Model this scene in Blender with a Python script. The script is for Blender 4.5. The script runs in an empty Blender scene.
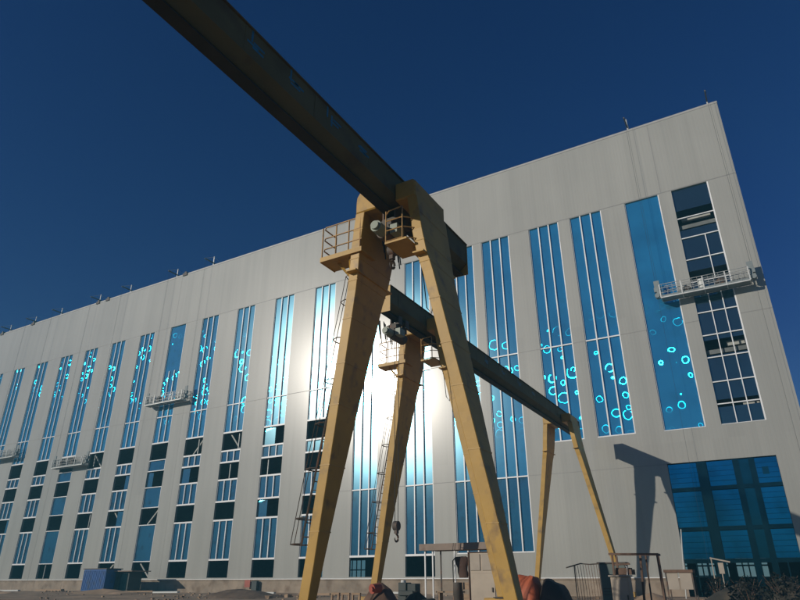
import bpy, math, random
from mathutils import Vector, noise
R = math.radians
rnd = random.Random(7)
scene = bpy.context.scene
COL = scene.collection
HAZE = .0022
EYE = 1.4            # everything below is written relative to eye height, build() lifts it by this much

# ------------------------------------------------------------------ helpers
class MB:
    """collects geometry and links it as ONE mesh object"""
    def __init__(s): s.v = []; s.f = []
    def quad(s, *p):
        n = len(s.v); s.v += [tuple(q) for q in p]; s.f.append(tuple(range(n, n + len(p))))
    def hexa(s, p):      # 8 corners: bottom 4 counter-clockwise, top 4
        n = len(s.v); s.v += [tuple(q) for q in p]
        for f in ((3, 2, 1, 0), (4, 5, 6, 7), (0, 1, 5, 4), (1, 2, 6, 5), (2, 3, 7, 6), (3, 0, 4, 7)):
            s.f.append(tuple(n + i for i in f))
    def box(s, x0, x1, y0, y1, z0, z1):
        s.hexa([(x0, y0, z0), (x1, y0, z0), (x1, y1, z0), (x0, y1, z0), (x0, y0, z1), (x1, y0, z1), (x1, y1, z1), (x0, y1, z1)])
    def loft(s, secs, cap=True):     # list of rings with equal counts
        n = len(s.v); k = len(secs[0])
        for r in secs: s.v += [tuple(q) for q in r]
        for i in range(len(secs) - 1):
            for j in range(k):
                a = n + i * k + j; b = n + i * k + (j + 1) % k
                s.f.append((a, b, b + k, a + k))
        if cap:
            s.f.append(tuple(n + j for j in reversed(range(k))))
            s.f.append(tuple(n + (len(secs) - 1) * k + j for j in range(k)))
    def tube(s, pts, r, n=6, closed=False):
        pts = [Vector(p) for p in pts]; rings = []
        for i, p in enumerate(pts):
            if closed: d = pts[(i + 1) % len(pts)] - pts[i - 1]
            else: d = pts[min(i + 1, len(pts) - 1)] - pts[max(i - 1, 0)]
            d.normalize()
            u = d.cross(Vector((0, 0, 1)))
            if u.length < 1e-3: u = Vector((1, 0, 0))
            u.normalize(); w = d.cross(u)
            rr = r[i] if isinstance(r, (list, tuple)) else r
            rings.append([p + (u * math.cos(2 * math.pi * k / n) + w * math.sin(2 * math.pi * k / n)) * rr for k in range(n)])
        if closed: rings.append(rings[0])
        s.loft(rings, cap=not closed)
    def bar(s, a, b, w, h):          # rectangular bar from a to b
        a = Vector(a); b = Vector(b); d = (b - a).normalized()
        u = d.cross(Vector((0, 0, 1)))
        if u.length < 1e-3: u = Vector((1, 0, 0))
        u.normalize(); v = u.cross(d)
        s.loft([[q + u * i * w / 2 + v * j * h / 2 for i, j in ((-1, -1), (1, -1), (1, 1), (-1, 1))] for q in (a, b)])
    def disc(s, c, axis, r, t, n=20): # cylinder centred at c along axis
        a = Vector(axis).normalized() * t / 2; c = Vector(c)
        s.tube([c - a, c + a], r, n)
    def build(s, name, mat, parent=None, org=None, smooth=None, bevel=0):
        me = bpy.data.meshes.new(name)
        o = Vector(org) if org is not None else (parent_origin(parent) if parent else Vector((0, 0, 0)))
        me.from_pydata([(Vector(v) - o)[:] for v in s.v], [], s.f)
        me.update()
        ob = bpy.data.objects.new(name, me); COL.objects.link(ob)
        me.materials.append(mat)
        if smooth:
            import bmesh
            bm = bmesh.new(); bm.from_mesh(me); bmesh.ops.recalc_face_normals(bm, faces=bm.faces); bm.to_mesh(me); bm.free()
            me.shade_smooth(); me.set_sharp_from_angle(angle=R(40))
        else:
            import bmesh
            bm = bmesh.new(); bm.from_mesh(me); bmesh.ops.recalc_face_normals(bm, faces=bm.faces); bm.to_mesh(me); bm.free()
        if bevel:
            m = ob.modifiers.new('bevel', 'BEVEL'); m.width = bevel; m.segments = 1; m.limit_method = 'ANGLE'; m.angle_limit = R(50)
        if parent:
            ob.parent = parent
            d = o - parent_origin(parent)
            ob.location = d
        else:
            ob.location = o + Vector((0, 0, EYE))
        ob['_o'] = list(o)
        return ob
    def build_raw(s, name, mat, parent=None, org=None, smooth=None):   # keeps the given winding (open sheets)
        me = bpy.data.meshes.new(name)
        o = Vector(org) if org is not None else (parent_origin(parent) if parent else Vector((0, 0, 0)))
        me.from_pydata([(Vector(v) - o)[:] for v in s.v], [], s.f); me.update()
        ob = bpy.data.objects.new(name, me); COL.objects.link(ob); me.materials.append(mat)
        if smooth: me.shade_smooth()
        if parent: ob.parent = parent; ob.location = o - parent_origin(parent)
        else: ob.location = o + Vector((0, 0, EYE))
        ob['_o'] = list(o)
        return ob

def parent_origin(p): return Vector(p['_o'])
def tag(o, label, cat, group=None):
    o['label'] = label; o['category'] = cat
    if group: o['group'] = group
    return o
def thing(name, org, label, cat, group=None):
    o = bpy.data.objects.new(name, None); COL.objects.link(o); o.empty_display_size = .3
    o.location = Vector(org) + Vector((0, 0, EYE)); o['_o'] = list(org)
    return tag(o, label, cat, group)
def copy_tree(o, parent=None):
    c = o.copy(); COL.objects.link(c)
    if parent: c.parent = parent
    for ch in [q for q in bpy.data.objects if q.parent == o]: copy_tree(ch, c)
    return c

# ------------------------------------------------------------------ materials
def mat(name, base, rough=.6, metal=0, spec=.5, var=0, vscale=2.0, bump=0, bscale=20, tint=None, tscale=1.5, tlo=.5, thi=.7, stretch=None, coat=0, crough=.1):
    """base colour with uneven tone (var), patches of a second colour (tint) and fine relief"""
    m = bpy.data.materials.new(name); m.use_nodes = True
    nt = m.node_tree; N = nt.nodes; L = nt.links; b = N['Principled BSDF']
    b.inputs['Roughness'].default_value = rough; b.inputs['Metallic'].default_value = metal
    b.inputs['Specular IOR Level'].default_value = spec
    b.inputs['Coat Weight'].default_value = coat; b.inputs['Coat Roughness'].default_value = crough
    tc = N.new('ShaderNodeTexCoord'); vec = tc.outputs['Object']
    if stretch:
        mp = N.new('ShaderNodeMapping'); mp.inputs['Scale'].default_value = stretch; L.new(vec, mp.inputs[0]); vec = mp.outputs[0]
    rgb = N.new('ShaderNodeRGB'); rgb.outputs[0].default_value = (*base, 1); col = rgb.outputs[0]
    if tint:
        n = N.new('ShaderNodeTexNoise'); n.inputs['Scale'].default_value = tscale; n.inputs['Detail'].default_value = 6; L.new(vec, n.inputs[0])
        mr = N.new('ShaderNodeMapRange'); mr.inputs[1].default_value = tlo; mr.inputs[2].default_value = thi; L.new(n.outputs[0], mr.inputs[0])
        mx = N.new('ShaderNodeMix'); mx.data_type = 'RGBA'; L.new(mr.outputs[0], mx.inputs[0]); L.new(col, mx.inputs[6]); mx.inputs[7].default_value = (*tint, 1); col = mx.outputs[2]
    if var:
        n = N.new('ShaderNodeTexNoise'); n.inputs['Scale'].default_value = vscale; n.inputs['Detail'].default_value = 5; L.new(vec, n.inputs[0])
        mr = N.new('ShaderNodeMapRange'); mr.inputs[1].default_value = .3; mr.inputs[2].default_value = .7; mr.inputs[3].default_value = 1 - var; mr.inputs[4].default_value = 1 + var; L.new(n.outputs[0], mr.inputs[0])
        h = N.new('ShaderNodeVectorMath'); h.operation = 'SCALE'; L.new(col, h.inputs[0]); L.new(mr.outputs[0], h.inputs['Scale']); col = h.outputs[0]
    L.new(col, b.inputs['Base Color'])
    if bump:
        n = N.new('ShaderNodeTexNoise'); n.inputs['Scale'].default_value = bscale; n.inputs['Detail'].default_value = 4; L.new(vec, n.inputs[0])
        bp = N.new('ShaderNodeBump'); bp.inputs['Strength'].default_value = bump; bp.inputs['Distance'].default_value = .05; L.new(n.outputs[0], bp.inputs['Height']); L.new(bp.outputs[0], b.inputs['Normal'])
    return m

def math_node(N, L, op, a, b=None):
    n = N.new('ShaderNodeMath'); n.operation = op
    for i, v in enumerate((a, b)):
        if v is None: continue
        if isinstance(v, (int, float)): n.inputs[i].default_value = v
        else: L.new(v, n.inputs[i])
    return n.outputs[0]

def wall_material():
    m = bpy.data.materials.new('white_ribbed_metal_panel'); m.use_nodes = True
    nt = m.node_tree; N = nt.nodes; L = nt.links; b = N['Principled BSDF']
    b.inputs['Roughness'].default_value = .6; b.inputs['Specular IOR Level'].default_value = .3
    b.inputs['Coat Weight'].default_value = 1; b.inputs['Coat Roughness'].default_value = .19; b.inputs['Coat IOR'].default_value = 1.55
    tc = N.new('ShaderNodeTexCoord'); sp = N.new('ShaderNodeSeparateXYZ'); L.new(tc.outputs['Object'], sp.inputs[0])
    X, Y, Z = sp.outputs
    # a tone per sheet (1 m wide, about 9 m high), long faint water streaks
    cx = math_node(N, L, 'FLOOR', X); cz = math_node(N, L, 'FLOOR', math_node(N, L, 'DIVIDE', Z, 9.4))
    cb = N.new('ShaderNodeCombineXYZ'); L.new(cx, cb.inputs[0]); L.new(cz, cb.inputs[2])
    wn = N.new('ShaderNodeTexWhiteNoise'); wn.noise_dimensions = '3D'; L.new(cb.outputs[0], wn.inputs[0])
    tone = N.new('ShaderNodeMapRange'); tone.inputs[3].default_value = .955; tone.inputs[4].default_value = 1.03; L.new(wn.outputs[0], tone.inputs[0])
    mp = N.new('ShaderNodeMapping'); mp.inputs['Scale'].default_value = (1.6, 1, .05); L.new(tc.outputs['Object'], mp.inputs[0])
    st = N.new('ShaderNodeTexNoise'); st.inputs['Scale'].default_value = 1.0; st.inputs['Detail'].default_value = 6; L.new(mp.outputs[0], st.inputs[0])
    sr = N.new('ShaderNodeMapRange'); sr.inputs[1].default_value = .35; sr.inputs[2].default_value = .7; sr.inputs[3].default_value = 1.02; sr.inputs[4].default_value = .93; L.new(st.outputs[0], sr.inputs[0])
    # large, soft dusty patches
    dn = N.new('ShaderNodeTexNoise'); dn.inputs['Scale'].default_value = .12; dn.inputs['Detail'].default_value = 3; L.new(tc.outputs['Object'], dn.inputs[0])
    dr = N.new('ShaderNodeMapRange'); dr.inputs[1].default_value = .3; dr.inputs[2].default_value = .7; dr.inputs[3].default_value = .93; dr.inputs[4].default_value = 1.05; L.new(dn.outputs[0], dr.inputs[0])
    k = math_node(N, L, 'MULTIPLY', math_node(N, L, 'MULTIPLY', tone.outputs[0], sr.outputs[0]), dr.outputs[0])
    # thin joint every metre
    fx = math_node(N, L, 'FRACT', X)
    jn = math_node(N, L, 'LESS_THAN', fx, .022)
    k = math_node(N, L, 'MULTIPLY', k, math_node(N, L, 'SUBTRACT', 1.0, math_node(N, L, 'MULTIPLY', jn, .07)))
    rgb = N.new('ShaderNodeRGB'); rgb.outputs[0].default_value = (*WALL, 1)
    sc = N.new('ShaderNodeVectorMath'); sc.operation = 'SCALE'; L.new(rgb.outputs[0], sc.inputs[0]); L.new(k, sc.inputs['Scale'])
    L.new(sc.outputs[0], b.inputs['Base Color'])
    # pressed ribs
    w = math_node(N, L, 'SINE', math_node(N, L, 'MULTIPLY', X, 2 * math.pi / .25))
    w = math_node(N, L, 'SMOOTH_MIN', w, .2)
    oc = N.new('ShaderNodeTexNoise'); oc.inputs['Scale'].default_value = .9; oc.inputs['Detail'].default_value = 1; L.new(tc.outputs['Object'], oc.inputs[0])
    hh = math_node(N, L, 'ADD', math_node(N, L, 'MULTIPLY', w, .35), math_node(N, L, 'MULTIPLY', oc.outputs[0], 1.5))
    bp = N.new('ShaderNodeBump'); bp.inputs['Strength'].default_value = .35; bp.inputs['Distance'].default_value = .012; L.new(hh, bp.inputs['Height']); L.new(bp.outputs[0], b.inputs['Normal'])
    return m

def glass_material(name, film, mirror, rough, ax, az, fac=.35, scale=.9, coat=1.0):
    """facade glass under glossy blue film: mostly flat, with dished and blistered spots that throw back the sun as rings and dots"""
    m = bpy.data.materials.new(name); m.use_nodes = True
    nt = m.node_tree; N = nt.nodes; L = nt.links; b = N['Principled BSDF']
    b.inputs['Roughness'].default_value = .5
    b.inputs['Specular IOR Level'].default_value = .1
    b.inputs['Coat Weight'].default_value = .3; b.inputs['Coat Roughness'].default_value = .1
    tc = N.new('ShaderNodeTexCoord')
    def nz(off, sc, det):
        mp = N.new('ShaderNodeMapping'); mp.inputs['Location'].default_value = off; L.new(tc.outputs['Object'], mp.inputs[0])
        n = N.new('ShaderNodeTexNoise'); n.inputs['Scale'].default_value = sc; n.inputs['Detail'].default_value = det; L.new(mp.outputs[0], n.inputs[0])
        return math_node(N, L, 'MULTIPLY', math_node(N, L, 'SUBTRACT', n.outputs[0], .5), 2.0)
    # round blisters of their own size and dish, many sheets between them flat
    sp = N.new('ShaderNodeSeparateXYZ'); L.new(tc.outputs['Object'], sp.inputs[0]); c2 = N.new('ShaderNodeCombineXYZ'); L.new(sp.outputs[0], c2.inputs[0]); L.new(sp.outputs[2], c2.inputs[1])
    wz = N.new('ShaderNodeTexNoise'); wz.inputs['Scale'].default_value = 1.3; L.new(tc.outputs['Object'], wz.inputs[0])
    wa = N.new('ShaderNodeVectorMath'); wa.operation = 'MULTIPLY_ADD'; L.new(wz.outputs['Color'], wa.inputs[0]); wa.inputs[1].default_value = (.35, .35, 0); L.new(c2.outputs[0], wa.inputs[2])
    vo = N.new('ShaderNodeTexVoronoi'); vo.voronoi_dimensions = '2D'; vo.inputs['Scale'].default_value = scale; vo.inputs['Randomness'].default_value = .85; L.new(wa.outputs[0], vo.inputs['Vector'])
    sc_ = N.new('ShaderNodeSeparateColor'); L.new(vo.outputs['Color'], sc_.inputs[0])
    amp = math_node(N, L, 'MULTIPLY', math_node(N, L, 'SUBTRACT', sc_.outputs[0], .5), 2.0)
    dome = math_node(N, L, 'MAXIMUM', math_node(N, L, 'SUBTRACT', 1.0, math_node(N, L, 'DIVIDE', vo.outputs['Distance'], math_node(N, L, 'ADD', .28, math_node(N, L, 'MULTIPLY', sc_.outputs[1], .34)))), 0.0)
    a = math_node(N, L, 'MULTIPLY', math_node(N, L, 'MULTIPLY', amp, dome), ax)
    c = math_node(N, L, 'MULTIPLY', nz((17, 4, 2), .5, 1), az)
    cb = N.new('ShaderNodeCombineXYZ'); L.new(a, cb.inputs[0]); L.new(c, cb.inputs[2])
    g = N.new('ShaderNodeNewGeometry')
    ad = N.new('ShaderNodeVectorMath'); ad.operation = 'ADD'; L.new(g.outputs['Normal'], ad.inputs[0]); L.new(cb.outputs[0], ad.inputs[1])
    no = N.new('ShaderNodeVectorMath'); no.operation = 'NORMALIZE'; L.new(ad.outputs[0], no.inputs[0]); 
    gb = N.new('ShaderNodeBsdfGlossy'); gb.distribution = 'BECKMANN'; gb.inputs['Roughness'].default_value = rough; gb.inputs['Color'].default_value = (*mirror, 1); L.new(no.outputs[0], gb.inputs['Normal'])
    mxs = N.new('ShaderNodeMixShader'); mxs.inputs[0].default_value = fac; L.new(b.outputs[0], mxs.inputs[1]); L.new(gb.outputs[0], mxs.inputs[2]); 
    gs = N.new('ShaderNodeBsdfGlossy'); gs.distribution = 'BECKMANN'; gs.inputs['Roughness'].default_value = .23; gs.inputs['Color'].default_value = (.40, .78, .90, 1)
    mx2 = N.new('ShaderNodeMixShader'); mx2.inputs[0].default_value = .16 * coat; L.new(mxs.outputs[0], mx2.inputs[1]); L.new(gs.outputs[0], mx2.inputs[2]); L.new(mx2.outputs[0], N['Material Output'].inputs['Surface'])
    fn = N.new('ShaderNodeTexNoise'); fn.inputs['Scale'].default_value = .35; fn.inputs['Detail'].default_value = 5; L.new(tc.outputs['Object'], fn.inputs[0])
    fr = N.new('ShaderNodeMapRange'); fr.inputs[1].default_value = .3; fr.inputs[2].default_value = .7; fr.inputs[3].default_value = .82; fr.inputs[4].default_value = 1.16; L.new(fn.outputs[0], fr.inputs[0])
    rgb = N.new('ShaderNodeRGB'); rgb.outputs[0].default_value = (*film, 1)
    sc = N.new('ShaderNodeVectorMath'); sc.operation = 'SCALE'; L.new(rgb.outputs[0], sc.inputs[0]); L.new(fr.outputs[0], sc.inputs['Scale'])
    L.new(sc.outputs[0], b.inputs['Base Color'])
    return m

WALL = (.38, .372, .332)
M = {}
M['wall'] = wall_material()
M['joint'] = mat('panel_joint_grey', (.27, .26, .245), .5)
M['coping'] = mat('coping_sheet', (.38, .37, .35), .5, var=.06)
M['glass'] = glass_material('blue_film_glass', (.028, .265, .52), (.0022, .26, .42), .135, .80, .03, fac=.42, scale=1.15)
M['low_glass'] = glass_material('dim_reflection_blue_glass', (.016, .10, .20), (.0022, .20, .36), .135, .80, .03, fac=.42, scale=1.2, coat=.5)  # darker colour stands in for the dim horizon reflected in the low panes
M['dark_glass'] = glass_material('clear_dark_glass', (.014, .03, .04), (.05, .22, .32), .1, .3, .03, fac=.3, coat=.4)
M['frame'] = mat('white_window_frame', (.86, .86, .85), .35, var=.05, coat=.3)
M['plinth'] = mat('cement_render_plinth', (.34, .27, .2), .9, var=.2, vscale=.8, tint=(.22, .16, .11), tscale=1.2, bump=.3)
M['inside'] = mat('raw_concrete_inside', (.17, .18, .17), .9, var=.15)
M['slab'] = mat('pale_concrete_slab', (.42, .42, .38), .9, var=.12)
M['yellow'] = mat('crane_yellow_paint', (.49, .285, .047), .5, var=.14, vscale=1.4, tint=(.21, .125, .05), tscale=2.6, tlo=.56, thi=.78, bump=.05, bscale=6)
M['girder'] = mat('girder_shade_toned_paint', (.15, .12, .055), .65, spec=.2, var=.14, vscale=.8, tint=(.10, .07, .04), tscale=1.4, tlo=.55, thi=.8, bump=.05, bscale=5)  # crane yellow taken down to olive: the girder's shade is put into the colour
M['flange'] = mat('shade_toned_flange', (.045, .038, .03), .7, spec=.2, var=.2)  # underside shade put into the colour, against light bounced off the ground
M['rail_yellow'] = mat('handrail_yellow_paint', (.48, .27, .08), .55, var=.15, tint=(.2, .1, .05), tscale=6)
M['steel'] = mat('dark_rusty_steel', (.10, .085, .07), .7, var=.2, tint=(.16, .08, .045), tscale=4)
M['rust'] = mat('rust_brown_steel', (.17, .10, .065), .8, var=.2, vscale=5)
M['motor'] = mat('motor_green_grey_paint', (.27, .31, .24), .5, var=.1)
M['cable'] = mat('black_rubber_cable', (.03, .03, .03), .6)
M['mark'] = mat('faded_blue_paint', (.035, .17, .28), .5, var=.2, vscale=9)
M['alu'] = mat('platform_white_alloy', (.66, .66, .63), .4, metal=.15, var=.1)
M['galv'] = mat('dull_galvanised_rail', (.33, .34, .33), .5, metal=.2, var=.12)
M['deck'] = mat('platform_deck_plate', (.22, .25, .25), .6, var=.15)
M['dirt'] = mat('dry_brown_dirt', (.40, .275, .175), .95, var=.3, vscale=.5, tint=(.22, .15, .095), tscale=.35, bump=.6, bscale=3)
M['heap'] = mat('dark_spoil_heap', (.15, .105, .072), .95, var=.3, vscale=2, tint=(.16, .11, .07), tscale=2.5, bump=.8, bscale=5)
M['heap_dark'] = mat('darker_heap', (.045, .042, .034), .95, var=.3, vscale=2, tint=(.08, .065, .045), tscale=2.5, bump=.8, bscale=5)  # much darker tone than the other heaps
M['blue_box'] = mat('blue_sheet_metal', (.035, .12, .36), .5, var=.12, vscale=1.5, tint=(.06, .1, .2), tscale=2)
M['dark_box'] = mat('dark_green_sheet_metal', (.035, .045, .04), .6, var=.2)
M['roofing'] = mat('weathered_roof_sheet', (.30, .23, .18), .7, var=.15, tint=(.18, .12, .09), tscale=2)
M['cream'] = mat('cream_cabinet_paint', (.44, .36, .27), .5, var=.1, vscale=2, tint=(.36, .26, .18), tscale=1.8, tlo=.58, thi=.8)
M['panel'] = mat('dusty_white_board', (.42, .36, .29), .7, var=.12)
M['gcab'] = mat('grey_green_cabinet_paint', (.10, .13, .115), .5, var=.12)
M['orange'] = mat('orange_tarpaulin', (.52, .12, .045), .6, var=.15, vscale=2, bump=.5, bscale=3)
M['tarp_dark'] = mat('dark_brown_tarpaulin', (.065, .045, .035), .75, var=.2, bump=.5, bscale=3)
M['red'] = mat('red_painted_board', (.38, .085, .05), .6, var=.25)
M['wood'] = mat('dusty_timber', (.36, .25, .16), .85, var=.2, stretch=(1, 6, 6))
M['gate'] = mat('blue_gate_sheet', (.012, .27, .48), .12, metal=1, spec=.3, var=.1, vscale=.7, tint=(.012, .2, .36), tscale=.9)
M['gate_teal'] = mat('teal_gate_sheet', (.02, .14, .19), .15, metal=1, var=.15)
M['gate_steel'] = mat('dark_teal_gate_frame', (.02, .075, .095), .2, metal=1, var=.2)
M['jacket'] = mat('brown_work_cloth', (.09, .05, .035), .9, var=.2, bump=.4, bscale=8)
M['weed'] = mat('dry_dark_scrub', (.016, .017, .012), .95, var=.3)
M['pale'] = mat('pale_plastic', (.62, .63, .6), .5)

# ------------------------------------------------------------------ ground
def ground(x, y):
    t = max(0, min(1, (y - 13) / 9)); t = t * t * (3 - 2 * t)
    z = -1.25 + .25 * t
    t = max(0, min(1, (y - 26) / 12)); t = t * t * (3 - 2 * t)
    z += .2 * t
    if y > 2: z += .10 * noise.noise(Vector((x * .16, y * .16, 3.3))) + .05 * noise.noise(Vector((x * .7, y * .7, 1.3)))
    return z
def axis(dense0, dense1, step, far):
    a = []; v = dense0
    while v < dense1: a.append(v); v += step
    s = step; v = dense1
    while v < far: a.append(v); s *= 1.35; v += s
    a.append(far); s = step; v = dense0; lo = []
    while v > -far: s *= 1.35; v -= s; lo.append(max(v, -far))
    return list(reversed(lo)) + a
gx = axis(-70, 16, .8, 700); gy = axis(-8, 47, .8, 700)
g = MB()
g.v = [(x, y, ground(x, y)) for y in gy for x in gx]
W_ = len(gx)
g.f = [(j * W_ + i, j * W_ + i + 1, (j + 1) * W_ + i + 1, (j + 1) * W_ + i) for j in range(len(gy) - 1) for i in range(W_ - 1)]
gr = g.build_raw('ground', M['dirt'], smooth=True); gr['kind'] = 'structure'

# unseen ridge added behind the viewer, something dark for the lower panes to mirror
hb = MB(); nx = 120
for jx in range(nx + 1):
    u = jx / nx; x = -620 + 1100 * u
    for k, (dy, f) in enumerate(((60, 0), (30, .55), (0, 1), (-40, .9), (-120, 0))):
        h = 11 + 4 * noise.noise(Vector((x * .012, 2, 5))) + 3 * noise.noise(Vector((x * .06, dy * .05, 1)))
        hb.v.append((x, -230 - .25 * x + dy + 12 * noise.noise(Vector((x * .02, dy * .1, 9))), -1.6 + h * f))
hb.f = [(j_ * 5 + k, (j_ + 1) * 5 + k, (j_ + 1) * 5 + k + 1, j_ * 5 + k + 1) for j_ in range(nx) for k in range(4)]
M['ridge'] = mat('added_ridge_slope', (.035, .042, .026), .95, var=.35, vscale=.08, bump=.6, bscale=.3)
hl = hb.build('added_ridge', M['ridge'], smooth=True); hl['kind'] = 'structure'

# ------------------------------------------------------------------ the factory building
D = 45.0
X0, X1 = -135.0, 2.26
ZT, ZS, ZB = 34.25, 27.47, .28
bld = thing('factory_building', (-40, D, -.9), 'huge white metal-clad industrial building with tall blue window strips', 'building')
low = [-88.5 - 5.35 * k for k in range(8, 0, -1)] + [-88.5, -83.1, -77.65, -72.43, -67.12, -61.8, -56.43, -51.2, -45.8, -40.4, -35.12]
plain_low = {-72.43, -56.43}
WIN = [(x, 'low') for x in low] + [(-29.88, 'mid'), (-24.64, 'mid'), (-20.19, 'right'), (-16.79, 'right'), (-12.41, 'short'), (-8.88, 'short'), (-4.46, 'film'), (-.95, 'open')]
HW = 1.29
SEG = {'low': [('g', 13.77, ZS - .03), ('d', 11.93, 13.77), ('g', 10.82, 11.93), ('d', 9.13, 10.82), ('g', 7.1, 9.13), ('d', 5.4, 7.1), ('g', 1.95, 5.4), ('d', .43, 1.95)],
       'mid': [('g', 1.95, ZS - .03), ('d', .43, 1.95)], 'right': [('g', 1.95, ZS - .03)], 'short': [('g', 9.35, ZS - .03)], 'film': [('g', 9.32, ZS - .03)], 'open': [('o', 9.35, ZS - .03)]}
holes = []
for xc, k in WIN:
    holes.append((xc - HW, xc + HW, SEG[k][-1][1], SEG[k][0][2]))
GX0, GX1, GZ0, GZ1 = -5.94, .37, -1.0, 7.16
holes.append((GX0, GX1, ZB, GZ1))
# wall sheet with real openings and reveals
xs = sorted({X0, X1} | {h[0] for h in holes} | {h[1] for h in holes}); zs = sorted({ZB, ZS, ZT} | {h[2] for h in holes} | {h[3] for h in holes})
inhole = lambda x, z: any(h[0] < x < h[1] and h[2] < z < h[3] for h in holes)
w = MB()
for i in range(len(xs) - 1):
    for j in range(len(zs) - 1):
        if not inhole((xs[i] + xs[i + 1]) / 2, (zs[j] + zs[j + 1]) / 2):
            w.quad((xs[i], D, zs[j]), (xs[i + 1], D, zs[j]), (xs[i + 1], D, zs[j + 1]), (xs[i], D, zs[j + 1]))
for a, b, c, d in holes:
    e = D + .22
    w.quad((a, D, c), (a, D, d), (a, e, d), (a, e, c)); w.quad((b, D, c), (b, e, c), (b, e, d), (b, D, d))
    w.quad((a, D, d), (b, D, d), (b, e, d), (a, e, d))
    if c > ZB: w.quad((a, D, c), (a, e, c), (b, e, c), (b, D, c))
w.quad((X1, D, -1.2), (X1, D + 45, -1.2), (X1, D + 45, ZT), (X1, D, ZT))          # end wall
w.quad((X0, D, -1.2), (X0, D, ZT), (X0, D + 45, ZT), (X0, D + 45, -1.2))
wall = w.build_raw('wall', M['wall'], bld)
# seams across the piers
j = MB()
piers = []; last = X0
for xc, k in WIN: piers.append((last, xc - HW, k)); last = xc + HW
piers.append((last, X1, 'end'))
j.box(X0, X1, D - .012, D + .01, ZS, ZS + .06)
for a, b, k in piers:
    j.box(a, b, D - .009, D + .01, 16.62, 16.665)
    if b > -36 and a < -13: j.box(a, b, D - .009, D + .01, 7.12, 7.165)
for x in (-3.0, -57.2): j.box(x, x + .05, D - .008, D + .01, ZS + .06, ZT - .2)
j.box(-13.7, GX0, D - .009, D + .01, 7.12, 7.155)
j.build('joint_strip', M['joint'], wall)
# roof, coping, back wall with its row of windows
r = MB(); r.box(X0, X1 - .02, D + .3, D + 45, 33.2, 33.5); r.build('roof', M['coping'], bld)
c = MB()
xx = X0
cuts = [-96.6, -95.2, -88.7, -87.6, -73.5, -73.1, -71.5, -71.1, -57.1, -56.2, X1 + .03]
for i in range(0, len(cuts), 1):
    if i % 2 == 0: c.box(xx, cuts[i], D - .03, D + .32, ZT - .16, ZT + .05)
    xx = cuts[i]
c.box(X1 - .3, X1 + .03, D + .32, D + 45, ZT - .16, ZT + .05)
c.build('coping', M['coping'], bld, bevel=.02)
b_ = MB(); YB = D + 34
bw = [(-62, -58.2), (-55.8, -52), (-14.5, -10.2), (-9.3, -6.2), (-5.4, -2.5), (1.2, 2.2)]; last = X0
for a, e in bw:
    b_.box(last, a, YB, YB + .3, -1.3, 34.1); b_.box(a, e, YB, YB + .3, 2.9, 34.1); b_.box(a, e, YB, YB + .3, -1.3, .6)
    nb = 5
    for q in range(1, nb): b_.box(a + (e - a) * q / nb - .06, a + (e - a) * q / nb + .06, YB + .1, YB + .2, .6, 2.9)
    b_.box(a, e, YB + .08, YB + .18, 1.6, 1.75)
    last = e
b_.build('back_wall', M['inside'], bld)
# floors and inner partition seen through the openings
s_ = MB()
for z in (3.6, 7.9, 11.35, 14.4, 17.5, 21.0, 24.3):
    s_.box(X0 + .5, X1 - .3, D + .32, D + 7, z - .2, z + .1)
s_.box(X0 + .5, X1 - .3, D + 7, D + 7.2, 3.8, 33.1)
s_.box(X0 + .5, X1 - .3, D + 7, YB, 3.3, 3.6)
s_.box(X0 + .5, X1 - .3, D + .3, YB, -1.15, -.86)
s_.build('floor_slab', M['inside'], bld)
s_ = MB()
for x0, x1, y, z0, z1 in ((-2.0, .0, D + 1.0, 25.15, 25.5), (-1.2, .2, D + .9, 24.0, 24.35), (-1.55, -.1, D + 1.2, 20.0, 20.35), (-1.95, -.05, D + .9, 14.2, 14.5), (-.9, .2, D + .7, 14.75, 15.05), (-.75, .2, D + .8, 10.6, 10.95)):
    s_ = MB(); s_.box(x0, x1, y, y + .3, z0, z1); s_.build('concrete_beam', M['slab'], bld)
s_ = MB()
for xc in [x for x, q in WIN if q not in ('film', 'open')]: s_.box(xc + 2.4, xc + 2.75, D + .6, D + .95, -.9, 33)
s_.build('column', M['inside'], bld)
p = MB()
for a, e in ((X0, GX0), (GX1, X1)):
    p.box(a, e, D - .09, D + .2, -1.4, .2)
    p.box(a, e, D - .16, D + .2, .2, .28)
p.build('plinth', M['plinth'], bld)
fl = MB()
for a, e in ((X0, GX0), (GX1, X1)): fl.box(a, e, D - .17, D - .004, .281, .325)
fl.build('sill_flashing', M['frame'], bld)
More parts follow.
